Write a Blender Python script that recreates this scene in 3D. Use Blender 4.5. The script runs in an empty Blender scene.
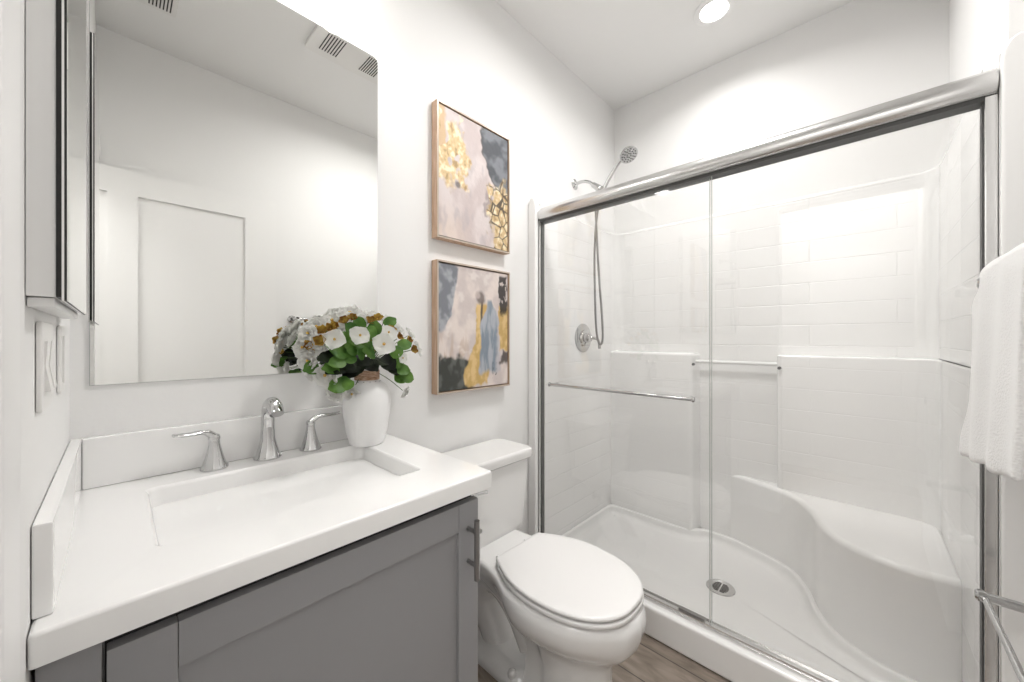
import bpy, bmesh, math, random
from mathutils import Vector, Matrix, noise
S = bpy.context.scene
COL = S.collection
PI = math.pi
random.seed(7)

# ---------------------------------------------------------------- camera, world, lights, exposure
TH = math.radians(43.29); FPX = 372.8
cd_ = bpy.data.cameras.new('camera'); cam = bpy.data.objects.new('camera', cd_); COL.objects.link(cam)
cd_.sensor_width = 36; cd_.lens = FPX / 1024 * 36; cd_.shift_y = -2.75 / 1024; cd_.clip_start = .01
cam.location = (.0705, -1.28, 1.214)
cam.rotation_euler = (PI / 2, 0, TH - PI / 2)
S.camera = cam
S.view_settings.view_transform = 'Standard'; S.view_settings.look = 'None'
S.view_settings.gamma = 1; S.view_settings.use_curve_mapping = False
S.view_settings.exposure = 0.29
w = bpy.data.worlds.new('background_fill'); S.world = w; w.use_nodes = True  # even white world background, added as soft fill
w.node_tree.nodes['Background'].inputs[0].default_value = (1, .985, .965, 1)
w.node_tree.nodes['Background'].inputs[1].default_value = 1.0

def area(name, loc, size, power, rot=(0, 0, 0), shape='DISK', col=(1, .985, .97), sy=None, spread=180):
    l = bpy.data.lights.new(name, 'AREA'); l.shape = shape; l.size = size
    if sy: l.size_y = sy
    l.energy = power; l.color = col; l.spread = math.radians(spread)
    o = bpy.data.objects.new(name, l); o.location = loc; o.rotation_euler = rot; COL.objects.link(o)
    return o
CEIL = 2.8255
area('shower_downlight_lamp', (2.083, -.747, CEIL - .02), .13, 3.1, spread=150)
area('room_fill_lamp', (1.32, -.85, CEIL - .02), .28, 11.5, spread=165)  # unseen lamp added at the ceiling as soft room fill
area('hall_fill_lamp', (-.75, -1.1, CEIL - .03), .7, 24, shape='SQUARE')  # unseen lamp added in the hall as fill through the doorway
for i, x in enumerate((.18, .40, .62)):
    l = bpy.data.lights.new('vanity_fill_lamp', 'POINT'); l.energy = .8; l.shadow_soft_size = .04; l.color = (1, .985, .96)  # unseen fill lamps added above the mirror
    o = bpy.data.objects.new('vanity_fill_lamp', l); o.location = (x, -.13, 2.42); COL.objects.link(o)

# ---------------------------------------------------------------- materials
def mat(name, col, rough=.5, metal=0, spec=.5, coat=0, emit=None, es=0):
    m = bpy.data.materials.new(name); m.use_nodes = True
    b = m.node_tree.nodes['Principled BSDF']
    b.inputs['Base Color'].default_value = (*col, 1); b.inputs['Roughness'].default_value = rough
    b.inputs['Metallic'].default_value = metal; b.inputs['Specular IOR Level'].default_value = spec
    b.inputs['Coat Weight'].default_value = coat
    if emit: b.inputs['Emission Color'].default_value = (*emit, 1); b.inputs['Emission Strength'].default_value = es
    return m
def nd(m, t): return m.node_tree.nodes.new(t)
def lk(m, a, b): m.node_tree.links.new(a, b)
def bsdf(m): return m.node_tree.nodes['Principled BSDF']
def bump(m, sock, strength, dist):
    b = nd(m, 'ShaderNodeBump'); b.inputs['Strength'].default_value = strength; b.inputs['Distance'].default_value = dist
    lk(m, sock, b.inputs['Height']); lk(m, b.outputs[0], bsdf(m).inputs['Normal'])
def noise_bump(m, scale, strength, dist, detail=3):
    tc = nd(m, 'ShaderNodeTexCoord'); n = nd(m, 'ShaderNodeTexNoise'); n.inputs['Scale'].default_value = scale
    n.inputs['Detail'].default_value = detail
    lk(m, tc.outputs['Object'], n.inputs['Vector']); bump(m, n.outputs[0], strength, dist)
def noise_col(m, scale, c1, c2, detail=4, stretch=(1, 1, 1), lo=.35, hi=.65):
    tc = nd(m, 'ShaderNodeTexCoord'); mp = nd(m, 'ShaderNodeMapping'); mp.inputs['Scale'].default_value = stretch
    n = nd(m, 'ShaderNodeTexNoise'); n.inputs['Scale'].default_value = scale; n.inputs['Detail'].default_value = detail
    r = nd(m, 'ShaderNodeValToRGB'); r.color_ramp.elements[0].position = lo; r.color_ramp.elements[1].position = hi
    r.color_ramp.elements[0].color = (*c1, 1); r.color_ramp.elements[1].color = (*c2, 1)
    lk(m, tc.outputs['Object'], mp.inputs[0]); lk(m, mp.outputs[0], n.inputs['Vector']); lk(m, n.outputs[0], r.inputs[0])
    lk(m, r.outputs[0], bsdf(m).inputs['Base Color']); return r

M = {}
M['wall'] = mat('wall_paint', (.875, .87, .86), .65, spec=.3); noise_bump(M['wall'], 90, .12, .002)
M['ceil'] = mat('ceiling_paint', (.88, .875, .865), .8, spec=.2); noise_bump(M['ceil'], 70, .12, .002)
M['trim'] = mat('trim_gloss_paint', (.88, .875, .865), .35); noise_bump(M['trim'], 20, .03, .002)
M['acrylic'] = mat('white_acrylic', (.91, .905, .895), .16, coat=.3); noise_bump(M['acrylic'], 5, .02, .004)
M['tile'] = mat('embossed_tile_acrylic', (.91, .905, .895), .16, coat=.3)
m = M['tile']; uv = nd(m, 'ShaderNodeUVMap'); br = nd(m, 'ShaderNodeTexBrick')
br.inputs['Scale'].default_value = 1; br.inputs['Mortar Size'].default_value = .0032; br.inputs['Mortar Smooth'].default_value = .6
br.inputs['Brick Width'].default_value = .62; br.inputs['Row Height'].default_value = .106
mp = nd(m, 'ShaderNodeMapping'); mp.inputs['Location'].default_value = (.0, -.010, 0)
lk(m, uv.outputs[0], mp.inputs[0]); lk(m, mp.outputs[0], br.inputs['Vector'])
inv = nd(m, 'ShaderNodeMath'); inv.operation = 'SUBTRACT'; inv.inputs[0].default_value = 1; lk(m, br.outputs['Fac'], inv.inputs[1])
bump(m, inv.outputs[0], .55, .003)
m = M['tile'].copy(); m.name = 'embossed_tile_block'; M['tile_block'] = m
_tc = nd(m, 'ShaderNodeTexCoord'); _sp = nd(m, 'ShaderNodeSeparateXYZ'); _cb = nd(m, 'ShaderNodeCombineXYZ')
lk(m, _tc.outputs['Object'], _sp.inputs[0]); lk(m, _sp.outputs[1], _cb.inputs[0]); lk(m, _sp.outputs[2], _cb.inputs[1])
_mp = [n_ for n_ in m.node_tree.nodes if n_.type == 'MAPPING'][0]; lk(m, _cb.outputs[0], _mp.inputs[0])
[n_ for n_ in m.node_tree.nodes if n_.type == 'BUMP'][0].inputs['Strength'].default_value = .3
M['quartz'] = mat('white_cultured_marble', (.93, .925, .915), .14, coat=.4); noise_bump(M['quartz'], 8, .01, .002)
M['china'] = mat('vitreous_china', (.87, .862, .85), .10, coat=.5); noise_bump(M['china'], 6, .01, .003)
M['seat'] = mat('toilet_seat_plastic', (.87, .86, .85), .22)
noise_bump(M['seat'], 30, .01, .001)
M['grey'] = mat('grey_cabinet_paint', (.32, .32, .328), .42); noise_bump(M['grey'], 60, .03, .001)
M['gap'] = mat('dark_gap', (.03, .03, .03), .8); noise_bump(M['gap'], 20, .02, .001)
M['chrome'] = mat('polished_chrome', (.60, .60, .60), .05, metal=1); noise_bump(M['chrome'], 12, .015, .002)
M['alu'] = mat('bright_aluminium', (.70, .695, .69), .22, metal=1)
noise_bump(M['alu'], 9, .06, .003)
M['nickel'] = mat('brushed_nickel', (.30, .295, .29), .28, metal=1); noise_bump(M['nickel'], 200, .05, .001)
M['darkmetal'] = mat('dark_channel', (.10, .10, .098), .5, metal=.3); noise_bump(M['darkmetal'], 50, .05, .001)
M['mirror'] = mat('mirror_silver', (.86, .865, .85), 0.0, metal=1)
r_ = nd(M['mirror'], 'ShaderNodeRGB'); r_.outputs[0].default_value = (.86, .865, .85, 1); lk(M['mirror'], r_.outputs[0], bsdf(M['mirror']).inputs['Base Color'])
M['black'] = mat('black_gasket', (.012, .011, .010), .5); noise_bump(M['black'], 50, .05, .001)
M['ceramic'] = mat('white_vase_glaze', (.86, .855, .85), .38); noise_bump(M['ceramic'], 14, .05, .003)
M['twine'] = mat('jute_twine', (.45, .28, .19), .9)
r = noise_col(M['twine'], 60, (.30, .16, .09), (.62, .44, .32), stretch=(1, 1, 6))
M['towel'] = mat('terry_cloth', (.90, .895, .885), .95, spec=.1)
m = M['towel']; tc = nd(m, 'ShaderNodeTexCoord'); vo = nd(m, 'ShaderNodeTexVoronoi'); vo.inputs['Scale'].default_value = 260
lk(m, tc.outputs['Object'], vo.inputs['Vector']); bump(m, vo.outputs[0], .5, .002)
bsdf(m).inputs['Sheen Weight'].default_value = .3
M['lens'] = mat('lamp_lens', (1, 1, 1), .5, emit=(1, .98, .95), es=9)
M['shade'] = mat('opal_shade', (1, 1, 1), .5, emit=(1, .96, .91), es=2.5)  # glow for the light bar added above the mirror
M['petal'] = mat('white_petal_silk', (.90, .895, .85), .7, spec=.2)
noise_col(M['petal'], 14, (.92, .92, .85), (.97, .965, .95), lo=.25, hi=.5)
bsdf(M['petal']).inputs['Subsurface Weight'].default_value = 0.0
M['gold_petal'] = mat('golden_petal_silk', (.5, .35, .04), .6)
noise_col(M['gold_petal'], 45, (.30, .13, .02), (.72, .52, .10), lo=.38, hi=.62)
def translucent(m, col, f):
    out = m.node_tree.nodes['Material Output']; tr = nd(m, 'ShaderNodeBsdfTranslucent'); tr.inputs[0].default_value = (*col, 1)
    mx = nd(m, 'ShaderNodeMixShader'); mx.inputs[0].default_value = f
    lk(m, bsdf(m).outputs[0], mx.inputs[1]); lk(m, tr.outputs[0], mx.inputs[2]); lk(m, mx.outputs[0], out.inputs[0])
translucent(M['petal'], (.98, .98, .96), .6)
M['core'] = mat('flower_core', (.75, .45, .06), .7); noise_col(M['core'], 90, (.85, .6, .12), (.45, .22, .03))
M['leaf'] = mat('green_leaf', (.07, .2, .03), .45); noise_col(M['leaf'], 25, (.05, .17, .02), (.20, .38, .07), lo=.3, hi=.7)
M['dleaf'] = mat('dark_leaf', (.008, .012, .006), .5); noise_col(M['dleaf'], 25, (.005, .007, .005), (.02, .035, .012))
M['stem'] = mat('flower_stem', (.06, .12, .03), .6); noise_col(M['stem'], 40, (.04, .09, .02), (.1, .17, .05))
M['champagne'] = mat('champagne_frame_face', (.58, .50, .42), .35, metal=.35); noise_bump(M['champagne'], 40, .05, .001)
M['framewood'] = mat('frame_side_wood', (.55, .37, .25), .5)
noise_col(M['framewood'], 20, (.47, .31, .20), (.62, .44, .32), stretch=(6, 6, .6))
M['vent'] = mat('vent_plastic', (.84, .83, .81), .5); noise_bump(M['vent'], 30, .02, .001)
M['clear'] = mat('clear_acrylic_bar', (.88, .88, .87), .08, coat=.5); noise_bump(M['clear'], 10, .02, .001)
M['switch'] = mat('switch_plastic', (.86, .85, .83), .3); noise_bump(M['switch'], 30, .01, .001)

# floor: wood look porcelain planks
M['floor'] = mat('plank_tile_floor', (.28, .23, .19), .45)
m = M['floor']; tc = nd(m, 'ShaderNodeTexCoord')
mp = nd(m, 'ShaderNodeMapping'); mp.inputs['Rotation'].default_value = (0, 0, PI / 2); lk(m, tc.outputs['Object'], mp.inputs[0])
br = nd(m, 'ShaderNodeTexBrick'); br.inputs['Scale'].default_value = 1; br.inputs['Brick Width'].default_value = .9
br.inputs['Row Height'].default_value = .15; br.inputs['Mortar Size'].default_value = .0018
br.inputs['Color1'].default_value = (.255, .215, .18, 1); br.inputs['Color2'].default_value = (.33, .28, .235, 1); br.inputs['Mortar'].default_value = (.05, .042, .036, 1)
lk(m, mp.outputs[0], br.inputs['Vector'])
mp2 = nd(m, 'ShaderNodeMapping'); mp2.inputs['Scale'].default_value = (9, 2.2, 1); lk(m, tc.outputs['Object'], mp2.inputs[0])
n = nd(m, 'ShaderNodeTexNoise'); n.inputs['Scale'].default_value = 2.5; n.inputs['Detail'].default_value = 6; n.inputs['Distortion'].default_value = 1.2
lk(m, mp2.outputs[0], n.inputs['Vector'])
rp = nd(m, 'ShaderNodeValToRGB'); rp.color_ramp.elements[0].color = (.62, .6, .58, 1); rp.color_ramp.elements[1].color = (1.25, 1.22, 1.2, 1)
rp.color_ramp.elements[0].position = .3; rp.color_ramp.elements[1].position = .72; lk(m, n.outputs[0], rp.inputs[0])
mx = nd(m, 'ShaderNodeMix'); mx.data_type = 'RGBA'; mx.blend_type = 'MULTIPLY'; mx.inputs[0].default_value = 1
lk(m, br.outputs['Color'], mx.inputs[6]); lk(m, rp.outputs[0], mx.inputs[7]); lk(m, mx.outputs[2], bsdf(m).inputs['Base Color'])

# glass: transparent pane with an angle-dependent reflection
def glass(name, tint, k=1.0):
    m = bpy.data.materials.new(name); m.use_nodes = True; nt = m.node_tree; nt.nodes.remove(nt.nodes['Principled BSDF'])
    out = nt.nodes['Material Output']; t = nd(m, 'ShaderNodeBsdfTransparent'); t.inputs[0].default_value = (*tint, 1)
    g = nd(m, 'ShaderNodeBsdfGlossy'); g.inputs['Roughness'].default_value = 0.01; g.inputs[0].default_value = (1, 1, 1, 1)
    lw = nd(m, 'ShaderNodeLayerWeight'); lw.inputs[0].default_value = .5
    p = nd(m, 'ShaderNodeMath'); p.operation = 'POWER'; p.inputs[1].default_value = 5; lk(m, lw.outputs['Facing'], p.inputs[0])
    a = nd(m, 'ShaderNodeMath'); a.operation = 'MULTIPLY_ADD'; a.inputs[1].default_value = .9 * k; a.inputs[2].default_value = .045 * k
    lk(m, p.outputs[0], a.inputs[0]); mx = nd(m, 'ShaderNodeMixShader'); lk(m, a.outputs[0], mx.inputs[0])
    lk(m, t.outputs[0], mx.inputs[1]); lk(m, g.outputs[0], mx.inputs[2]); lk(m, mx.outputs[0], out.inputs[0]); return m
M['glass'] = glass('clear_shower_glass', (.988, .988, .985))
M['glass_edge'] = mat('glass_edge', (.55, .58, .56), .15); noise_bump(M['glass_edge'], 50, .02, .001)

# painted canvases: paint colour is a mesh attribute made from noise
def canvas_mat(name):
    m = mat(name, (.7, .65, .6), .55)
    a = nd(m, 'ShaderNodeAttribute'); a.attribute_name = 'paint'; lk(m, a.outputs['Color'], bsdf(m).inputs['Base Color'])
    lk(m, a.outputs['Alpha'], bsdf(m).inputs['Metallic'])
    tc = nd(m, 'ShaderNodeTexCoord'); n = nd(m, 'ShaderNodeTexNoise'); n.inputs['Scale'].default_value = 55; n.inputs['Detail'].default_value = 6
    lk(m, tc.outputs['Object'], n.inputs['Vector']); bump(m, n.outputs[0], .4, .004); return m
M['canvas'] = canvas_mat('acrylic_painting')

# ---------------------------------------------------------------- mesh helpers
class MB:
    def __init__(s): s.bm = bmesh.new(); s.idx = 0
    def _merge(s, b, mi=0):
        for f in b.faces: f.material_index = mi
        me = bpy.data.meshes.new('t'); b.to_mesh(me); b.free(); s.bm.from_mesh(me); bpy.data.meshes.remove(me)
    def box(s, x0, x1, y0, y1, z0, z1, bev=0, seg=2, mi=0, mx=None):
        b = bmesh.new(); bmesh.ops.create_cube(b, size=1)
        for v in b.verts: v.co = Vector(((x0 + x1) / 2 + v.co.x * abs(x1 - x0), (y0 + y1) / 2 + v.co.y * abs(y1 - y0), (z0 + z1) / 2 + v.co.z * abs(z1 - z0)))
        if bev: bmesh.ops.bevel(b, geom=list(b.edges), offset=bev, segments=seg, profile=.5, affect='EDGES')
        if mx: bmesh.ops.transform(b, matrix=mx, verts=b.verts)
        s._merge(b, mi); return s
    def tube(s, pts, rad, n=12, mi=0, cap=True, flat=None):
        pts = [Vector(p) for p in pts]; b = bmesh.new(); rings = []
        rads = rad if isinstance(rad, (list, tuple)) else [rad] * len(pts)
        up = None
        for i, p in enumerate(pts):
            t = (pts[min(i + 1, len(pts) - 1)] - pts[max(i - 1, 0)]).normalized()
            if up is None: up = t.orthogonal().normalized() if abs(t.z) > .9 else t.cross(Vector((0, 0, 1))).cross(t).normalized()
            else: up = (up - t * up.dot(t)).normalized()
            sd = t.cross(up)
            rr = rads[i]; ru, rs = (rr if isinstance(rr, tuple) else (rr, rr))
            rings.append([b.verts.new(p + up * math.cos(a) * ru + sd * math.sin(a) * rs) for a in [2 * PI * k / n for k in range(n)]])
        for a, c in zip(rings, rings[1:]):
            for k in range(n): b.faces.new((a[k], a[(k + 1) % n], c[(k + 1) % n], c[k]))
        if cap: b.faces.new(rings[0]); b.faces.new(rings[-1])
        bmesh.ops.recalc_face_normals(b, faces=b.faces); s._merge(b, mi); return s
    def lathe(s, prof, c=(0, 0, 0), n=32, mi=0, mx=None, cap=True):
        b = bmesh.new(); rings = []
        for r, z in prof: rings.append([b.verts.new((r * math.cos(2 * PI * k / n), r * math.sin(2 * PI * k / n), z)) for k in range(n)])
        for a, d in zip(rings, rings[1:]):
            for k in range(n): b.faces.new((a[k], a[(k + 1) % n], d[(k + 1) % n], d[k]))
        if cap: b.faces.new(rings[0]); b.faces.new(rings[-1])
        bmesh.ops.recalc_face_normals(b, faces=b.faces)
        if mx: bmesh.ops.transform(b, matrix=mx, verts=b.verts)
        bmesh.ops.translate(b, vec=Vector(c), verts=b.verts); s._merge(b, mi); return s
    def loft(s, rings, mi=0, cap=True, closed=True):
        b = bmesh.new(); R = [[b.verts.new(p) for p in r] for r in rings]; n = len(R[0])
        for a, d in zip(R, R[1:]):
            for k in range(n if closed else n - 1): b.faces.new((a[k], a[(k + 1) % n], d[(k + 1) % n], d[k]))
        if cap is True: b.faces.new(R[0])
        if cap: b.faces.new(R[-1])
        bmesh.ops.recalc_face_normals(b, faces=b.faces); s._merge(b, mi); return s
    def prism(s, poly, lo, hi, axis='z', bev=0, seg=3, mi=0, top_only=False):
        b = bmesh.new()
        def P(p, h): return (p[0], p[1], h) if axis == 'z' else ((p[0], h, p[1]) if axis == 'y' else (h, p[0], p[1]))
        A = [b.verts.new(P(p, lo)) for p in poly]; B = [b.verts.new(P(p, hi)) for p in poly]; n = len(poly)
        b.faces.new(A); tf = b.faces.new(B)
        for k in range(n): b.faces.new((A[k], A[(k + 1) % n], B[(k + 1) % n], B[k]))
        bmesh.ops.recalc_face_normals(b, faces=b.faces)
        if bev:
            ed = list(tf.edges) if top_only else list({e for f in (tf, b.faces[:][0]) for e in f.edges})
            bmesh.ops.bevel(b, geom=ed, offset=bev, segments=seg, profile=.5, affect='EDGES')
        s._merge(b, mi); return s
    def build(s, name, mats, parent=None, origin=None, sharp=38, smooth=True, subsurf=0, wn=True):
        me = bpy.data.meshes.new(name)
        if smooth:
            ca = math.radians(sharp)
            for f in s.bm.faces: f.smooth = True
            for e in s.bm.edges:
                if len(e.link_faces) == 2 and e.calc_face_angle(0) > ca: e.smooth = False
        if not isinstance(mats, (list, tuple)): mats = [mats]
        for m_ in mats: me.materials.append(m_)
        o = bpy.data.objects.new(name, me); COL.objects.link(o)
        if parent: o.parent = parent; off = world_loc(parent)
        else: off = Vector(origin) if origin else Vector((0, 0, 0)); o.location = off
        bmesh.ops.translate(s.bm, vec=-off, verts=s.bm.verts)
        s.bm.to_mesh(me); s.bm.free()
        if smooth and wn:
            md = o.modifiers.new('normals', 'WEIGHTED_NORMAL'); md.keep_sharp = True
        if subsurf:
            md = o.modifiers.new('sub', 'SUBSURF'); md.levels = subsurf; md.render_levels = subsurf
        return o
def world_loc(o):
    v = Vector(o.location)
    while o.parent: o = o.parent; v += Vector(o.location)
    return v
def tag(o, label=None, cat=None, group=None, kind=None):
    if label: o['label'] = label
    if cat: o['category'] = cat
    if group: o['group'] = group
    if kind: o['kind'] = kind
    return o
def thing(name, loc, label, cat, group=None):
    o = bpy.data.objects.new(name, None); o.location = loc; o.empty_display_size = .05; COL.objects.link(o)
    return tag(o, label, cat, group)
def struct(name, mb, m, label, cat):
    o = mb.build(name, m); tag(o, label, cat, kind='structure'); return o
def catmull(P, k=5):
    out = []; n = len(P)
    for i in range(n - 1):
        p0, p1, p2, p3 = [Vector(P[min(max(j, 0), n - 1)]) for j in (i - 1, i, i + 1, i + 2)]
        for q in range(k):
            t = q / k; out.append(.5 * ((2 * p1) + (-p0 + p2) * t + (2 * p0 - 5 * p1 + 4 * p2 - p3) * t * t + (-p0 + 3 * p1 - 3 * p2 + p3) * t ** 3))
    out.append(Vector(P[-1])); return out
def rrect(x0, x1, y0, y1, r, n=6):
    out = []
    for cx, cy, a in ((x1 - r, y1 - r, 0), (x0 + r, y1 - r, 90), (x0 + r, y0 + r, 180), (x1 - r, y0 + r, 270)):
        for k in range(n + 1):
            t = math.radians(a + 90 * k / n); out.append((cx + r * math.cos(t), cy + r * math.sin(t)))
    return out
RX = Matrix.Rotation(PI / 2, 4, 'X')     # lathe axis z -> -y
RY = Matrix.Rotation(PI / 2, 4, 'Y')     # lathe axis z -> +x

# ---------------------------------------------------------------- the setting
XB = 2.485; YR = -1.60; YA = -1.545
struct('floor', MB().box(-1.3, XB + .1, YR - .1, .1, -.05, 0), M['floor'], 'brown wood-look plank tile floor of the bathroom', 'floor')
struct('ceiling', MB().box(-1.4, XB + .1, YR - .1, .2, CEIL, CEIL + .05), M['ceil'], 'white painted ceiling over vanity and shower', 'ceiling')
struct('wall_back', MB().box(-.12, XB + .1, 0, .1, 0, CEIL), M['wall'], 'white wall behind mirror, vase, paintings and toilet', 'wall')
struct('wall_shower', MB().box(XB, XB + .1, YR - .1, 0, 0, CEIL), M['wall'], 'white far wall above the shower surround', 'wall')
struct('wall_right', MB().box(-1.3, 1.60, YR - .1, YR, 0, CEIL).box(1.60, XB, YR - .1, YA, 0, CEIL), M['wall'], 'white wall opposite the mirror, carrying the towel bars', 'wall')
DY0, DY1, DZ = -.84, -1.56, 2.12
struct('wall_left', MB().box(-.12, 0, DY0, 0, 0, CEIL).box(-.12, 0, DY1, DY0, DZ, CEIL).box(-.12, 0, YR, DY1, 0, CEIL), M['wall'], 'narrow white wall left of the vanity with the light switch', 'wall')
c = MB().box(0, .016, DY0, DY0 + .07, 0, DZ + .06, .004).box(0, .016, DY1, DY0 - .0005, DZ, DZ + .06, .004)
c.box(-.12, -.0005, DY0 - .015, DY0, 0, DZ).box(-.12, -.0005, DY1, DY0 - .015, DZ - .015, DZ)
struct('trim_1', c, M['trim'], 'white door casing at the near end of the left wall', 'door casing')
struct('baseboard_back', MB().box(.735, 1.543, -.014, -.0005, 0, .10, .004), M['trim'], 'white baseboard behind the toilet', 'baseboard')
struct('baseboard_right', MB().box(0.02, 1.55, YR + .0005, YR + .014, 0, .10, .004), M['trim'], 'white baseboard under the towel bars', 'baseboard')

# open door leaf against the wall opposite (seen in the mirror)
struct('wall_hall', MB().box(-1.4, -1.3, YR - .1, .1, 0, CEIL).box(-1.4, -.12, .1, .2, 0, CEIL), M['wall'], 'white hallway wall beyond the doorway', 'wall')
d = thing('door_1', (-.1, -1.555, 0), 'white panelled door leaf standing open, seen in the mirror', 'door'); d['kind'] = 'structure'
dx0, dx1, yf = -.115, .79, -1.535
st = MB()
for a, b in ((dx0, -.03), (.038, .15), (.622, dx1)): st.box(a, b, -1.57, yf, .01, 2.095)
for a, b in ((-.03, .038), (.15, .622)):
    st.box(a, b, -1.57, yf, 1.965, 2.095); st.box(a, b, -1.57, yf, .01, .22); st.box(a, b, -1.57, yf - .012, .22, 1.965)
st.build('door_leaf', M['trim'], d)
MB().lathe([(.028, 0), (.028, .006), (.012, .012), (.012, .03), (.026, .04), (.028, .052), (.02, .062)], (.735, yf + .0005, .95), 24, mx=RX.inverted()).build('door_knob', M['chrome'], d)

# ---------------------------------------------------------------- ceiling fittings
t = thing('recessed_light', (2.083, -.747, CEIL), 'lit round recessed light in the ceiling above the shower', 'light')
MB().lathe([(.062, 0), (.088, 0), (.090, -.004), (.064, -.008), (.062, -.004)], (2.083, -.747, CEIL), 40, cap=False).build('trim_ring', M['trim'], t)
MB().lathe([(.001, -.003), (.0615, -.003), (.0615, 0), (.001, 0)], (2.083, -.747, CEIL - .001), 40, cap=False).build('lens', M['lens'], t)
t = thing('added_ceiling_light', (1.32, -.85, CEIL), 'added unseen fill light, wide round flush fitting over the toilet', 'light')  # fitting added around the room fill lamp, out of view
MB().lathe([(.150, 0), (.172, 0), (.174, -.004), (.152, -.008), (.150, -.004)], (1.32, -.85, CEIL), 40, cap=False).build('trim_ring', M['trim'], t)
MB().lathe([(.001, -.003), (.1495, -.003), (.1495, 0), (.001, 0)], (1.32, -.85, CEIL - .001), 40, cap=False).build('lens', M['lens'], t)

t = thing('exhaust_fan', (1.0, -.85, CEIL), 'white ceiling exhaust fan cover with slots, seen in the mirror corner', 'fan')
MB().prism(rrect(.775, 1.30, -.965, -.735, .02), CEIL - .016, CEIL - .0005, bev=.005).build('cover', M['vent'], t)
for x in [.833 + k * .0145 for k in range(7)] + [1.055 + k * .0125 for k in range(8)]:
    MB().box(x, x + .005, -.91, -.765, CEIL - .0175, CEIL - .0155).build('slot', M['black'], t)
t = thing('ceiling_register', (.19, -1.13, CEIL), 'white slotted ceiling register at the top edge of the mirror', 'vent')
MB().prism(rrect(.11, .275, -1.240, -1.02, .01), CEIL - .01, CEIL - .0005, bev=.003).build('cover', M['vent'], t)
for k in range(7): MB().box(.175 + k * .0125, .180 + k * .0125, -1.215, -1.06, CEIL - .0115, CEIL - .0095).build('slot', M['black'], t)

# unseen light bar added above the mirror, out of frame, to brighten the room
t = thing('added_vanity_light', (.4, 0, 2.42), 'added unseen chrome light bar with three opal glass shades above the mirror', 'light')
MB().box(.1, .7, -.025, -.0005, 2.46, 2.52, .006).build('back_plate', M['chrome'], t)
for x in (.18, .40, .62):
    a = MB().tube([(x, -.02, 2.49), (x, -.09, 2.50), (x, -.13, 2.49), (x, -.13, 2.475)], .008).build('arm', M['chrome'], t)
    MB().lathe([(.02, .055), (.045, .03), (.055, -.06), (.053, -.06), (.043, .028), (.02, .05)], (x, -.13, 2.42), 24, cap=False).build('glass_shade', M['shade'], t)

# ---------------------------------------------------------------- mirror over the vanity
t = thing('wall_mirror', (.37, 0, 1.107), 'large frameless rounded-corner mirror above the vanity', 'mirror')
mz0, mz1 = 1.107, 2.222
def top_round(x0, x1, z0, z1, r): return rrect(x0, x1, z0, z1, r)[:14] + [(x0, z0), (x1, z0)]
MB().prism(top_round(.0295, .7165, mz0, mz1, .018), -.006, -.0035, axis='y').build('mirror_glass', M['mirror'], t)
MB().prism(top_round(.0285, .7175, mz0 - .001, mz1 + .001, .019), -.0034, -.0005, axis='y').build('backing', M['glass_edge'], t)
MB().loft([[(.022, -.008, mz1), (.029, -.008, mz1), (.029, -.0005, mz1), (.022, -.0005, mz1)], [(.0275, -.008, 1.25), (.029, -.008, 1.25), (.029, -.0005, 1.25), (.0275, -.0005, 1.25)]]).build('edge_channel', M['alu'], t)

# medicine cabinet on the left wall
t = thing('medicine_cabinet', (0, -.4, 1.257), 'mirror-fronted medicine cabinet with black edges on the left wall', 'medicine cabinet')
za, zb, ya, yb = 1.262, 2.02, -.60, -.21
MB().box(.0005, .0225, ya + .004, yb, za, zb, .001).build('cabinet_body', M['trim'], t)
MB().box(.0225, .0268, ya + .002, yb - .002, za, zb).build('gasket', M['black'], t)
dr = MB().box(.0268, .0288, ya, yb, za - .004, zb).build('door', M['trim'], t)
MB().box(.0288, .0308, ya, yb, za - .004, zb).build('mirror_edge', M['black'], dr)
MB().box(.0308, .0316, ya + .0005, yb, za - .004, zb).build('mirror_glass', M['mirror'], dr)
MB().box(.0005, .0215, ya + .01, yb, za - .012, za - .0005, .002).build('bottom_ledge', M['trim'], t)

# light switch
t = thing('light_switch', (0, -.46, 1.175), 'white double rocker light switch plate under the medicine cabinet', 'light switch')
MB().prism(rrect(-.52, -.40, 1.118, 1.236, .006), .0005, .006, axis='x', bev=.002).build('plate', M['switch'], t)
for y in (-.484, -.438): MB().prism([(.0055, 1.144), (.0115, 1.144), (.007, 1.177), (.009, 1.21), (.0055, 1.21)], y - .016, y + .016, axis='y').build('rocker', M['switch'], t)
t = thing('wall_outlet', (0, -.24, 1.17), 'small white outlet plate beside the switch, nearer the mirror', 'outlet')
MB().prism(rrect(-.275, -.205, 1.118, 1.236, .006), .0005, .006, axis='x', bev=.002).build('plate', M['switch'], t)
MB().prism(rrect(-.257, -.223, 1.135, 1.219, .004), .006, .0085, axis='x', bev=.001).build('socket', M['switch'], t)

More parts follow.
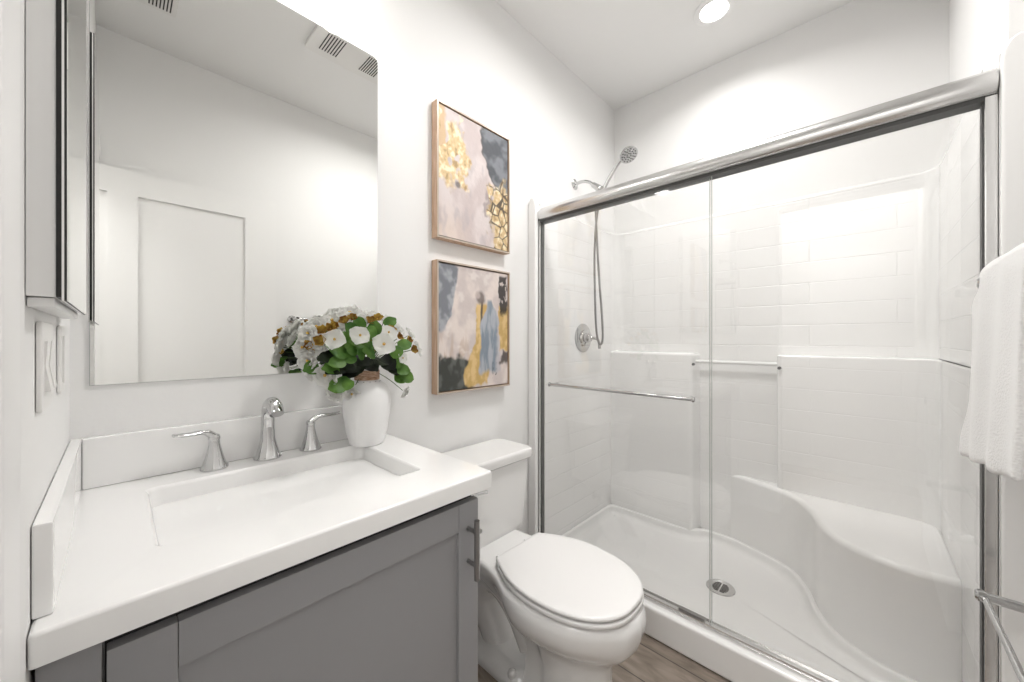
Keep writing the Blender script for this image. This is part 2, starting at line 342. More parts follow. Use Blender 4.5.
# ---------------------------------------------------------------- vanity
ZT, ZU = .876, .835
CW, CDp = .731, .589
t = thing('vanity_cabinet', (.36, -.3, 0), 'grey shaker vanity cabinet below the white sink top', 'cabinet')
MB().box(.003, .695, -.548, -.002, .10, ZU - .001).box(.003, .695, -.48, -.002, 0, .10).build('body', M['grey'], t)
MB().box(.004, .058, -.562, -.548, .10, ZU - .001, .001).build('filler_strip', M['grey'], t)
MB().box(.060, .694, -.5495, -.548, .12, .8275).build('shadow_gap', M['gap'], t)
xa, xb_, zd0, zd1 = .062, .699, .13, .810
dr = MB()
dr.box(xa, .131, -.57, -.5495, zd0, zd1, .0012).box(.638, xb_, -.57, -.5495, zd0, zd1, .0012)
dr.box(.1315, .6375, -.57, -.5495, .744, zd1, .0012).box(.1315, .6375, -.57, -.5495, zd0, .20, .0012)
dr.box(.1315, .6375, -.561, -.5495, .20, .744)
dr = dr.build('door', M['grey'], t)
h = MB().tube([(.666, -.603, .632), (.666, -.603, .775)], .0068, 16)
for z in (.665, .745): h.tube([(.666, -.569, z), (.666, -.603, z)], .0052, 12)
h.build('handle', M['nickel'], dr)

# sink top with integral basin
t = thing('bathroom_sink', (.36, -.3, ZU), 'white cultured-marble vanity top with rectangular integral basin', 'sink')
m = MB(); b = bmesh.new()
def ring(x0, x1, y0, y1, r, z): return [(p[0], p[1], z) for p in rrect(x0, x1, y0, y1, r, 5)]
x0, x1, y0, y1 = .0005, CW, -CDp, -.0005
rings = [ring(x0 + .03, x1 - .03, y0 + .03, y1 - .03, .003, ZU), ring(x0, x1, y0, y1, .006, ZU), ring(x0, x1, y0, y1, .006, ZU + .002), ring(x0, x1, y0, y1, .006, ZT - .006),
         ring(x0 + .0015, x1 - .0015, y0 + .0015, y1 - .0015, .006, ZT - .002), ring(x0 + .005, x1 - .005, y0 + .005, y1 - .005, .006, ZT)]
bx0, bx1, by0, by1 = .118, .612, -.447, -.112
rings += [ring(bx0 - .006, bx1 + .006, by0 - .006, by1 + .006, .02, ZT), ring(bx0 - .002, bx1 + .002, by0 - .002, by1 + .002, .018, ZT - .002), ring(bx0 + .002, bx1 - .002, by0 + .002, by1 - .002, .02, ZT - .008),
          ring(bx0 + .006, bx1 - .010, by0 + .006, by1 - .006, .025, ZT - .05), ring(bx0 + .012, bx1 - .020, by0 + .012, by1 - .012, .03, ZT - .085), ring(bx0 + .022, bx1 - .032, by0 + .024, by1 - .024, .035, ZT - .108), ring(bx0 + .040, bx1 - .050, by0 + .045, by1 - .045, .04, ZT - .122), ring(bx0 + .07, bx1 - .08, by0 + .075, by1 - .075, .04, ZT - .128),
          ring(.34, .39, -.30, -.25, .0249, ZT - .131)]
m.loft(rings)
m.build('basin_top', M['quartz'], t, sharp=50)
MB().lathe([(.022, 0), (.022, .002), (.018, .003), (.001, .001)], (.365, -.275, ZT - .130), 24).build('drain', M['chrome'], t)
t2 = MB().box(.0182, CW - .001, -.020, -.0005, ZT, .990, .003).build('back_splash', M['quartz'], t)
MB().box(.0005, .018, -.558, -.0005, ZT, .990, .003).build('side_splash', M['quartz'], t)

# faucet set (spout + two lever handles), separate chrome fittings
def flare(x, y, h, r0, r1, dome):
    return [(r0, 0), (r0 + .001, .003), (r0, .006), (r0 * .90, .010), (r0 * .72, h * .35), (r0 * .55, h * .6), (r1 * 1.05, h * .85), (r1, h)] + dome
fy = -.056
t = thing('faucet', (.364, fy, ZT), 'chrome widespread faucet with arched spout and two lever handles', 'faucet')
MB().lathe(flare(0, 0, .09, .033, .0165, []), (.364, fy, ZT + .0005), 32).build('spout_base', M['chrome'], t)
path = [(.364, fy, ZT + .085)] + [(.364, fy - .047 + .047 * math.cos(a), ZT + .112 + .047 * math.sin(a)) for a in [math.radians(x) for x in range(0, 151, 15)]]
MB().tube(path, [.0165] * 3 + [.0168, .0172, .0178, .0183, .0186, .0186, .0184, .018, .017], 24).build('spout', M['chrome'], t)
def handle(x, sgn):
    hb = MB().lathe(flare(0, 0, .075, .029, .0115, [(.0125, .077), (.0125, .082), (.010, .088), (.003, .091)]), (x, fy, ZT + .0005), 32).build('handle_base', M['chrome'], t)
    P = [(x, fy, ZT + .084), (x + sgn * .015, fy - .003, ZT + .096), (x + sgn * .03, fy - .008, ZT + .100), (x + sgn * .055, fy - .013, ZT + .100), (x + sgn * .074, fy - .015, ZT + .102), (x + sgn * .083, fy - .016, ZT + .104)]
    MB().tube(catmull(P, 4), [(.0085, .010)] * 5 + [(.0058, .0095)] * 5 + [(.0048, .0115)] * 5 + [(.004, .011)] * 4 + [(.003, .008), (.0015, .004)], 16).build('lever', M['chrome'], hb)
handle(.245, -1)
handle(.476, 1)

# toilet paper holder on the side of the vanity
t = thing('paper_holder', (.696, -.52, .68), 'small chrome paper holder on the vanity side, behind the door handle', 'toilet paper holder')
MB().prism(rrect(-.560, -.515, .640, .705, .008), .6955, .716, axis='x', bev=.002).build('mount_plate', M['chrome'], t)
MB().tube([(.714, -.522, .682), (.722, -.522, .682), (.728, -.522, .700), (.728, -.522, .708)], .006, 12).tube([(.728, -.548, .706), (.728, -.42, .706)], .0055, 12).build('roller_arm', M['chrome'], t)

# ---------------------------------------------------------------- vase and bouquet
VX, VY = .625, -.115
t = thing('vase', (VX, VY, ZT), 'white ceramic vase with twine-wrapped neck on the vanity top', 'vase')
MB().lathe([(.001, .0), (.048, 0), (.052, .003), (.062, .04), (.071, .10), (.0735, .135), (.070, .165), (.058, .188), (.042, .199), (.036, .203), (.034, .212), (.034, .236), (.038, .240), (.036, .242), (.030, .238), (.029, .205), (.05, .18), (.06, .13), (.045, .02), (.001, .015)], (VX, VY, ZT + .0005), 48, cap=False).build('body', M['ceramic'], t)
tw = MB()
for k in range(6):
    z = ZT + .208 + k * .005; tw.tube([(VX + .0355 * math.cos(a), VY + .0355 * math.sin(a), z) for a in [2 * PI * j / 32 for j in range(33)]], .0031, 8)
tw.build('twine_wrap', M['twine'], t)
nb = MB()
for k in range(14):
    a = 2 * PI * k / 14; nb.lathe([(.0001, -.0015), (.0022, 0), (.0001, .0015)], (VX + .0415 * math.cos(a), VY + .0415 * math.sin(a), ZT + .2005), 8)
nb.build('bead_ring', M['nickel'], t)

bq = thing('flower_bouquet', (VX, VY, ZT + .20), 'bouquet of white and golden silk flowers with green leaves in the vase', 'flowers')
def petal(mb, base, dirv, up, L, W, cup, curl, ruffle=0, nu=6, nv=5, seed=0, mi=0):
    dirv = dirv.normalized(); sd = dirv.cross(up).normalized(); up = sd.cross(dirv).normalized(); b = bmesh.new(); G = []
    for i in range(nu + 1):
        u = i / nu; row = []
        wd = W * (math.sin(PI * min(1, .12 + .80 * u ** .8)) ** .6) * (1 if u < 1 else .7)
        for j in range(nv + 1):
            v = j / nv * 2 - 1
            p = base + dirv * (L * (u - curl * .25 * u * u) ) * (1 - .10 * v * v * u) + sd * (wd * v) + up * (cup * L * u * u * .6 + cup * W * v * v * .8 - curl * L * .45 * max(0, u - .5) ** 1.5 * 2)
            if ruffle: p += up * ruffle * L * u * math.sin(7 * v + seed * 3.1) * .5 + up * ruffle * L * u * noise.noise(Vector((u * 4, v * 3, seed)))
            row.append(b.verts.new(p))
        G.append(row)
    for i in range(nu):
        for j in range(nv): b.faces.new((G[i][j], G[i + 1][j], G[i + 1][j + 1], G[i][j + 1]))
    r = bmesh.ops.solidify(b, geom=b.faces[:], thickness=.0005)
    mb._merge(b, mi)
def frame(n):
    n = n.normalized(); a = n.orthogonal().normalized(); return n, a, n.cross(a)
RS = random.Random(11)
def blossom(pos, nrm, size, kind):
    n, a, c = frame(nrm); mb = MB(); ph = RS.random() * 6
    if kind == 'white':
        for layer, (cnt, L, W, tilt) in enumerate(((5, 1, .58, .20), (5, .72, .46, .62))):
            for k in range(cnt):
                an = ph + 2 * PI * k / cnt + layer * .6 + RS.uniform(-.12, .12)
                dv = (a * math.cos(an) + c * math.sin(an)) * math.cos(tilt) + n * math.sin(tilt)
                petal(mb, pos, dv, n, size * L * RS.uniform(.9, 1.1), size * W, .22, .35, .22, seed=RS.random() * 9)
        o = mb.build('white_blossom', M['petal'], bq, sharp=80)
    elif kind == 'open':
        for k in range(4):
            an = ph + 2 * PI * k / 4 + RS.uniform(-.15, .15); dv = (a * math.cos(an) + c * math.sin(an)) * .97 + n * .25
            petal(mb, pos, dv, n, size * RS.uniform(.9, 1.1), size * .60, .15, .3, .12, seed=RS.random() * 9)
        o = mb.build('white_blossom', M['petal'], bq, sharp=80)
    else:
        for k in range(5):
            an = ph + 2 * PI * k / 5; tilt = .5
            dv = (a * math.cos(an) + c * math.sin(an)) * math.cos(tilt) + n * math.sin(tilt)
            petal(mb, pos, dv, n, size * RS.uniform(.85, 1.1), size * .42, .5, .15, .06, seed=RS.random() * 9)
        o = mb.build('golden_blossom', M['gold_petal'], bq, sharp=80)
    cm = MB()
    for k in range(5):
        q = pos + n * size * .16 + (a * math.cos(k * 1.25) + c * math.sin(k * 1.25)) * size * .07
        cm.tube([pos, q, q + n * size * .10], [size * .02, size * .025, size * .045], 6)
    cm.build('stamens', M['core'], o)
    return pos
def leaf(pos, dirv, up, L, W, m_, name='leaf'):
    mb = MB(); petal(mb, pos, dirv, up, L, W, .12, .5, .05, nu=7, nv=4, seed=RS.random() * 9); return mb.build(name, m_, bq, sharp=80)
BC = Vector((VX - .025, VY - .02, ZT + .30))
neck = Vector((VX, VY, ZT + .235))
stems = MB()
# camera-facing right/up vectors only used to lay the bouquet out around the vase
def bpos(x, y, z): return Vector((x, y, z))
WH = [(0.44, -0.111, 1.186, 0.036), (0.454, -0.111, 1.226, 0.036), (0.481, -0.102, 1.244, 0.042), (0.443, -0.144, 1.15, 0.036), (0.531, -0.085, 1.264, 0.044), (0.469, -0.153, 1.195, 0.04), (0.587, -0.077, 1.289, 0.046), (0.647, -0.077, 1.282, 0.042), (0.699, -0.085, 1.27, 0.044), (0.748, -0.085, 1.24, 0.04), (0.462, -0.119, 1.113, 0.026), (0.82, -0.093, 1.175, 0.034), (0.801, -0.077, 1.226, 0.034), (0.761, -0.111, 1.029, 0.028), (0.473, -0.187, 1.111, 0.04), (0.509, -0.17, 1.061, 0.036), (0.564, -0.145, 1.047, 0.03), (0.542, -0.111, 1.224, 0.042), (0.47, -0.085, 1.209, 0.036), (0.56, -0.102, 1.243, 0.036), (0.654, -0.111, 1.241, 0.034)]
WB = [(0.484, -0.22, 1.209, 0.034), (0.55, -0.23, 1.22, 0.034), (0.615, -0.24, 1.194, 0.042), (0.701, -0.2, 1.15, 0.022), (0.642, -0.22, 1.23, 0.03)]
GO = [(0.467, -0.188, 1.234, 0.022), (0.486, -0.188, 1.24, 0.02), (0.502, -0.18, 1.246, 0.02), (0.536, -0.16, 1.262, 0.024), (0.564, -0.152, 1.272, 0.022), (0.459, -0.196, 1.204, 0.026), (0.451, -0.136, 1.192, 0.022), (0.456, -0.144, 1.169, 0.02), (0.613, -0.168, 1.261, 0.024), (0.636, -0.16, 1.272, 0.024), (0.681, -0.16, 1.238, 0.024), (0.753, -0.144, 1.205, 0.022), (0.773, -0.136, 1.173, 0.024), (0.71, -0.16, 1.215, 0.02)]
LE = [(0.533, -0.215, 1.186), (0.562, -0.215, 1.174), (0.551, -0.215, 1.203), (0.524, -0.189, 1.215), (0.597, -0.206, 1.23), (0.615, -0.189, 1.245), (0.5, -0.215, 1.176), (0.491, -0.224, 1.148), (0.478, -0.215, 1.132), (0.574, -0.215, 1.194), (0.719, -0.181, 1.192), (0.693, -0.189, 1.137), (0.711, -0.189, 1.111), (0.725, -0.189, 1.087), (0.705, -0.181, 1.084), (0.494, -0.215, 1.081), (0.513, -0.215, 1.085), (0.552, -0.172, 1.239), (0.688, -0.146, 1.267), (0.444, -0.163, 1.131), (0.522, -0.215, 1.161), (0.587, -0.215, 1.173), (0.49, -0.198, 1.195), (0.681, -0.198, 1.17), (0.584, -0.155, 1.255)]
DL = [(0.463, -0.206, 1.16), (0.491, -0.189, 1.164), (0.517, -0.206, 1.135), (0.541, -0.198, 1.127), (0.489, -0.215, 1.126), (0.562, -0.189, 1.126), (0.606, -0.189, 1.129), (0.631, -0.189, 1.14), (0.658, -0.189, 1.139), (0.688, -0.172, 1.15), (0.575, -0.206, 1.144), (0.68, -0.181, 1.118), (0.533, -0.189, 1.11), (0.489, -0.172, 1.146), (0.672, -0.163, 1.124), (0.531, -0.172, 1.156), (0.57, -0.172, 1.142)]

CN = Vector((VX, VY, ZT + .26))
def add_flower(p, size, kind, bias):
    n = (p - CN).normalized() + bias
    blossom(p, n, size, kind); q = p - n.normalized() * .006
    stems.tube(catmull([neck - Vector((0, 0, .08)), neck + (q - neck) * .02, neck.lerp(q, .5) + Vector((0, 0, .012)), q], 4), .0012, 6)
for x, y, z, s_ in WH: add_flower(Vector((x, y, z)), s_, 'white', Vector((-.15, -.75, .15)))
for x, y, z, s_ in WB: add_flower(Vector((x, y, z)), s_, 'open', Vector((-.3, -1.1, .25)))
for x, y, z, s_ in GO: add_flower(Vector((x, y, z)), s_, 'gold', Vector((-.3, -.9, .1)))
stems.build('stem_bundle', M['stem'], bq)
for k, (x, y, z) in enumerate(LE):
    p = Vector((x, y, z)); dv = (p - CN); dv = Vector((dv.x * 1.2 + RS.uniform(-.05, .05), -.02, dv.z + RS.uniform(-.06, .03))).normalized()
    leaf(p - dv * .02, dv, Vector((-.35 + RS.uniform(-.3, .3), -.9, .45)), RS.uniform(.046, .060), RS.uniform(.019, .025), M['leaf'])
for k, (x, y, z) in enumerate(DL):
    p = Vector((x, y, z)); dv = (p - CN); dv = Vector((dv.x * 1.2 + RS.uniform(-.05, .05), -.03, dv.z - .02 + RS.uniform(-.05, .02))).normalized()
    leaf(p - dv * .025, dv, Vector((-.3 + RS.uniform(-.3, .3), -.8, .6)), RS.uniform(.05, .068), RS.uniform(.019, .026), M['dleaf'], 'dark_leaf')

# ---------------------------------------------------------------- paintings
def nz(s, t, sc, o=0): return noise.noise(Vector((s * sc, t * sc, o)))
def fb(s, t, sc, o=0): return nz(s, t, sc, o) + .5 * nz(s, t, sc * 2.1, o + 5) + .25 * nz(s, t, sc * 4.3, o + 9)
def sstep(a, b, x): x = max(0, min(1, (x - a) / (b - a))); return x * x * (3 - 2 * x)
def mixc(a, b, f): return tuple(a[i] * (1 - f) + b[i] * f for i in range(len(a)))
def lin(r, g, b_): return tuple((c / 255 / 12.92 if c / 255 < .04045 else ((c / 255 + .055) / 1.055) ** 2.4) for c in (r, g, b_)) + (0,)
def gold_c(s, t, o=0):
    g = lin(216, 190, 146); l = lin(243, 230, 200); d_ = lin(176, 148, 108); v = fb(s, t, 16, 40 + o)
    c_ = mixc(g, l, sstep(0, .5, v)); c_ = mixc(c_, d_, sstep(.1, .6, -v)); return c_[:3] + (.2,)
def paint1(s, t):
    c_ = mixc(lin(204, 190, 188), lin(219, 208, 206), sstep(-.4, .4, fb(s, t, 4)))
    c_ = mixc(c_, lin(224, 205, 190), sstep(.35, 0, t) * sstep(.5, .1, s) * .6)
    c_ = mixc(c_, lin(188, 178, 180), sstep(.1, .5, fb(s, t * .6, 6, 3)) * .6)
    e = fb(s, t, 7, 2) * .10
    # pale warm stripe and gold leaf, upper left
    c_ = mixc(c_, lin(214, 184, 146), sstep(.11, .07, s + e * .5) * sstep(.42, .48, t + e))
    g = sstep(.40, .36, s + e) * sstep(.40, .46, t + e + s * .12) * sstep(-.22, -.10, fb(s, t, 6, 21) + .25 * sstep(.4, .25, abs(s - .27) * 3))
    g *= sstep(1.02, .85, t + .2 * fb(s, t, 9, 4))
    c_ = mixc(c_, gold_c(s, t), g)
    c_ = mixc(c_, lin(120, 112, 112), sstep(.045, .02, math.hypot((s - .25), (t - .44) * 1.3) + e * .3) * .9)
    # dark slate area, upper right
    bound = .60 + .28 * sstep(.75, .42, t) + e * .8
    k = sstep(bound - .015, bound + .015, s) * sstep(.36, .42, t + e * .6)
    dk = mixc(lin(84, 87, 93), lin(128, 131, 137), sstep(-.3, .5, fb(s, t * 1.5, 5, 12)))
    c_ = mixc(c_, dk, k)
    c_ = mixc(c_, lin(70, 64, 60), sstep(.022, .008, abs(s - bound)) * sstep(.36, .42, t) * .6)
    # mauve patch and cracked gold, lower right
    k = sstep(.60, .64, s + e) * sstep(.80, .74, s + e) * sstep(.22, .27, t + e) * sstep(.50, .44, t + e)
    c_ = mixc(c_, lin(160, 147, 146), k * .85)
    k = sstep(.66, .70, s + e * .9 - .12 * sstep(.25, 0, t)) * sstep(.60, .52, t + e + .25 * (s - .7) * 0) * sstep(-.35, -.2, fb(s, t, 4, 31) + (.35 if t < .38 else -.15))
    c_ = mixc(c_, gold_c(s, t, 3), k)
    cell = noise.voronoi(Vector((s * 8, t * 10 + 2, 0)))[0]
    cr = sstep(.10, .04, cell[1] - cell[0])
    c_ = mixc(c_, lin(82, 70, 60), cr * k * .95)
    return c_
def paint2(s, t):
    c_ = mixc(lin(208, 196, 192), lin(228, 216, 209), sstep(-.4, .4, fb(s, t, 5)))
    e = fb(s, t, 8, 2) * .045
    c_ = mixc(c_, lin(200, 178, 160), sstep(.55, .3, t) * sstep(.2, .5, fb(s * 2.5, t * .6, 6, 3) + .3) * .7 * sstep(.5, .3, s))
    c_ = mixc(c_, lin(236, 228, 222), sstep(.25, .7, fb(s * .6, t, 9, 14)) * .6)
    k = sstep(.19, .16, s + e * .9 - .06 * sstep(.75, .95, t) + .1 * sstep(.62, .5, t)) * sstep(.44, .50, t + e)
    c_ = mixc(c_, mixc(lin(126, 129, 136), lin(170, 172, 178), sstep(-.3, .4, fb(s, t, 8, 8))), k)
    k = sstep(.30, .25, t + e * 1.2 + .30 * max(0, s - .22)) * sstep(.50, .44, s + e + .15 * t)
    c_ = mixc(c_, mixc(lin(62, 64, 60), lin(98, 100, 96), sstep(-.2, .4, fb(s, t, 7, 18))), k)
    # gold veil
    gl = .50 - .16 * sstep(.42, .12, t); k = sstep(gl - .012, gl + .012, s + e * .6) * sstep(.70, .66, s + e) * sstep(.72, .68, t + e * .6) * sstep(.0, .04, t + e)
    gy = mixc(lin(206, 172, 108), lin(226, 196, 140), sstep(-.3, .4, fb(s, t, 12, 7)))[:3] + (.1,)
    c_ = mixc(c_, gy, k)
    c_ = mixc(c_, lin(70, 62, 58), sstep(.02, .008, abs(s - .585 + e * .2)) * sstep(.40, .46, t) * sstep(.76, .70, t) * .9)
    c_ = mixc(c_, lin(104, 92, 88), sstep(.09, .04, math.hypot(s - .57, (t - .76) * 1.3) + e * .4) * .85)
    c_ = mixc(c_, lin(198, 182, 176), sstep(.05, .02, math.hypot(s - .52, (t - .78) * 1.3) + e * .3) * .8)
    # blue lobe
    cx = .72 + .02 * (t - .4); hw = .15 * (1 - sstep(.50, .76, t) * .75) + .02 * sstep(.4, .1, t)
    k = sstep(hw + .012, hw - .012, abs(s - cx + .03 * sstep(.6, .8, t) + e * .5)) * sstep(.10, .14, t + e * .5) * sstep(.76, .73, t)
    bl = mixc(lin(134, 146, 158), lin(178, 182, 190), sstep(-.35, .4, fb(s * 2.2, t * .7, 6, 25)))
    bl = mixc(bl, lin(206, 198, 200), sstep(.80, .86, s + e) * .8)
    c_ = mixc(c_, bl, k)
    # right gold with black scraps
    k = sstep(.86, .885, s + e * .8 + .04 * sstep(.4, .6, t)) * sstep(.28, .32, t + e) * sstep(.72, .66, t + e)
    c_ = mixc(c_, gy, k)
    k = sstep(.85, .87, s + e * .8) * sstep(.985, .965, s + e) * sstep(.60, .66, t + e) * sstep(.985, .96, t + e * .3)
    c_ = mixc(c_, lin(48, 44, 42), k * (.95 if fb(s, t, 14, 3) > -.35 else .2))
    k = sstep(.88, .90, s + e) * sstep(.17, .21, t + e) * sstep(.31, .27, t + e)
    c_ = mixc(c_, lin(74, 66, 62), k * .9)
    k = sstep(.22, .3, nz(s * 1, t * 1, 26, 77)) * sstep(.74, .77, s) * sstep(.83, .80, s) * sstep(.04, .06, t) * sstep(.22, .19, t)
    c_ = mixc(c_, lin(70, 72, 76), k)
    return c_
def painting(z0, z1, fn, label):
    px0, px1, yb_, yf_ = .951, 1.372, -.001, -.040
    t = thing('wall_painting', ((px0 + px1) / 2, 0, (z0 + z1) / 2), label, 'painting', 'abstract paintings over the toilet')
    m = MB(); f = .0065
    for a in ((px0, px0 + f, z0, z1), (px1 - f, px1, z0, z1), (px0 + f, px1 - f, z0, z0 + f), (px0 + f, px1 - f, z1 - f, z1)):
        m.box(a[0], a[1], yf_, yb_, a[2], a[3])
    m.bm.normal_update()
    for fc in m.bm.faces: fc.material_index = 1 if fc.normal.y < -.5 else 0
    m.build('frame', [M['framewood'], M['champagne']], t, smooth=False)
    MB().box(px0 + f, px1 - f, yb_ - .006, yb_, z0 + f, z1 - f).build('frame_back', M['black'], t)
    g = .0045; cx0, cx1, cz0, cz1 = px0 + f + g, px1 - f - g, z0 + f + g, z1 - f - g
    m = MB(); m.box(cx0, cx1, yf_ + .006, yb_ - .007, cz0, cz1)
    nx, ny = 130, 170; me = bpy.data.meshes.new('canvas'); V = []; F_ = []
    for j in range(ny + 1):
        for i in range(nx + 1): V.append((cx0 + (cx1 - cx0) * i / nx, yf_ + .0055, cz0 + (cz1 - cz0) * j / ny))
    for j in range(ny):
        for i in range(nx): a = j * (nx + 1) + i; F_.append((a, a + 1, a + nx + 2, a + nx + 1))
    nb_ = len(V)
    for x in (cx0, cx1):
        for y in (yf_ + .0056, yb_ - .007):
            for z in (cz0, cz1): V.append((x, y, z))
    q = [nb_ + k for k in range(8)]
    F_ += [(q[0], q[1], q[3], q[2]), (q[4], q[6], q[7], q[5]), (q[2], q[3], q[7], q[6]), (q[0], q[2], q[6], q[4]), (q[1], q[5], q[7], q[3])]
    m.bm.free(); off = Vector(t.location); me.from_pydata([Vector(v) - off for v in V], [], F_)
    at = me.color_attributes.new('paint', 'FLOAT_COLOR', 'POINT')
    for j in range(ny + 1):
        for i in range(nx + 1): at.data[j * (nx + 1) + i].color = fn(i / nx, j / ny)
    for k in q: at.data[k].color = (.3, .28, .26, 0)
    me.materials.append(M['canvas']); o = bpy.data.objects.new('canvas', me); COL.objects.link(o); o.parent = t
painting(1.621, 2.173, paint1, 'upper abstract painting, blush with gold leaf and slate corner')
painting(.987, 1.531, paint2, 'lower abstract painting with blue streak between gold and black patches')

# ---------------------------------------------------------------- toilet
TX = 1.108
def egg(yb_, yf_, hw, z, n=48, yw=None, be=2.6, fe=2.05, cx=TX):
    yw = yw if yw is not None else yb_ + (yf_ - yb_) * .47
    out = []
    for k in range(n):
        a = 2 * PI * k / n; c_, s_ = math.cos(a), math.sin(a)
        e = fe if s_ < 0 else be
        x = hw * abs(c_) ** (2 / e) * (1 if c_ >= 0 else -1); y = abs(s_) ** (2 / e)
        out.append((cx + x, yw + (yb_ - yw) * y if s_ >= 0 else yw + (yf_ - yw) * y, z))
    return out
t = thing('toilet', (TX, -.4, 0), 'white two-piece toilet with closed lid between vanity and shower', 'toilet')
def outline(yb_, bhw, fhw, tip, z, yw=None, n=7):
    L_ = yb_ - tip
    yw = yw if yw is not None else tip + min(.27, L_ * .55)
    P = [(0, yb_), (bhw * .6, yb_), (bhw * .97, yb_ - .006), (bhw, yb_ - .03 if L_ > .3 else yb_ - .01), (bhw + (fhw - bhw) * .30, yb_ + (yw - yb_) * .55), (fhw * .97, yw + (yb_ - yw) * .18), (fhw, yw - .03), (fhw * .86, yw + (tip - yw) * .50), (fhw * .62, yw + (tip - yw) * .76), (fhw * .33, yw + (tip - yw) * .945), (0, tip)]
    H = catmull([(a, b_, 0) for a, b_ in P], n)
    return [(TX - p.x, p.y, z) for p in H] + [(TX + p.x, p.y, z) for p in H[-2:0:-1]]
bowl = MB()
bowl.loft([outline(-.42, .10, .112, -.735, 0), outline(-.42, .10, .114, -.740, .012), outline(-.43, .09, .102, -.730, .035), outline(-.43, .075, .093, -.720, .08), outline(-.43, .07, .091, -.715, .15),
           outline(-.40, .07, .095, -.718, .205), outline(-.34, .07, .106, -.730, .232), outline(-.27, .07, .130, -.757, .254), outline(-.20, .072, .157, -.782, .278), outline(-.13, .08, .180, -.802, .308), outline(-.08, .095, .194, -.813, .340),
           outline(-.045, .112, .197, -.816, .370), outline(-.035, .120, .193, -.811, .390), outline(-.038, .117, .185, -.800, .402), outline(-.05, .105, .165, -.775, .408)])
bowl.loft([[(p[0], p[1], z) for p in rrect(TX - hw, TX + hw, y0_, y1_, r_)] for hw, y0_, y1_, r_, z in ((.112, -.46, -.12, .09, 0), (.113, -.46, -.12, .09, .012), (.108, -.455, -.125, .085, .028), (.088, -.44, -.14, .075, .042), (.06, -.42, -.16, .05, .055))])
tp = catmull([(TX, -.42, .12), (TX, -.36, .205), (TX, -.28, .262), (TX, -.205, .262), (TX, -.165, .19), (TX, -.19, .11), (TX, -.25, .02)], 6)
bowl.tube(tp, [(.055, .068)] * len(tp), 24)
bowl.build('bowl', M['china'], t, sharp=70)
for sx in (-1, 1):
    MB().lathe([(.0165, 0), (.0165, .010), (.0145, .017), (.008, .022), (.001, .0235)], (TX + sx * .086, -.385, .030), 20).build('bolt_cap', M['china'], t)
def so(d_, z):
    P = [(0, -.338), (.06, -.336), (.112, -.337), (.124, -.350), (.144, -.385), (.170, -.445), (.184, -.510), (.186, -.580), (.176, -.650), (.150, -.715), (.108, -.765), (.055, -.792), (0, -.798)]
    H = catmull([(a + (d_ if a > 0 else 0), b_ + (d_ * .5 if b_ > -.4 else 0) - (d_ if b_ < -.7 else 0), 0) for a, b_ in P], 5)
    return [(TX - p.x, p.y, z) for p in H] + [(TX + p.x, p.y, z) for p in H[-2:0:-1]]
MB().loft([so(-.001, .4085), so(.003, .412), so(.003, .420), so(0, .4245)]).build('seat', M['seat'], t, sharp=70)
MB().loft([so(-.003, .4275), so(.001, .4305), so(.001, .4375), so(-.004, .442), so(-.03, .4435)]).build('lid', M['seat'], t, sharp=70)
for sx in (-.075, .075): MB().box(TX + sx - .022, TX + sx + .022, -.342, -.312, .4065, .430, .006).build('hinge', M['seat'], t)
MB().loft([[(p[0], p[1], z) for p in rrect(TX - hw, TX + hw, yf_, -.02, .035)] for hw, yf_, z in ((.165, -.20, .396), (.178, -.212, .401), (.182, -.216, .43), (.197, -.222, .55), (.205, -.226, .700))]).build('tank', M['china'], t, sharp=60)
MB().loft([[(p[0], p[1], z) for p in rrect(TX - .214 + i, TX + .214 - i, -.240 + i, -.012 - i, .03)] for i, z in ((.006, .7005), (0, .707), (0, .733), (.004, .740), (.012, .743))]).build('tank_lid', M['china'], t, sharp=60)
lv = MB().lathe([(.014, 0), (.014, .006), (.009, .012)], (TX - .155, -.2255, .64), 20, mx=RX).tube([(TX - .155, -.238, .64), (TX - .12, -.243, .637), (TX - .075, -.243, .632)], [.006, .0055, .007], 12).build('flush_lever', M['chrome'], t)

t = thing('supply_valve', (1.0, 0, .17), 'small chrome water supply valve on the wall behind the toilet', 'valve')
v = MB().lathe([(.026, 0), (.024, .006), (.010, .009), (.010, .05)], (1.0, -.0145, .20), 24, mx=RX).tube([(1.0, -.055, .185), (1.0, -.055, .225)], .010, 14)
v.build('valve_body', M['chrome'], t)
MB().lathe([(.016, 0), (.018, .004), (.018, .010), (.014, .014)], (1.0, -.066, .20), 16, mx=RX).build('valve_knob', M['switch'], t)
MB().tube(catmull([(1.0, -.055, .225), (.985, -.06, .28), (.975, -.08, .34), (.975, -.11, .40)], 5), .005, 10).build('supply_hose', M['nickel'], t)

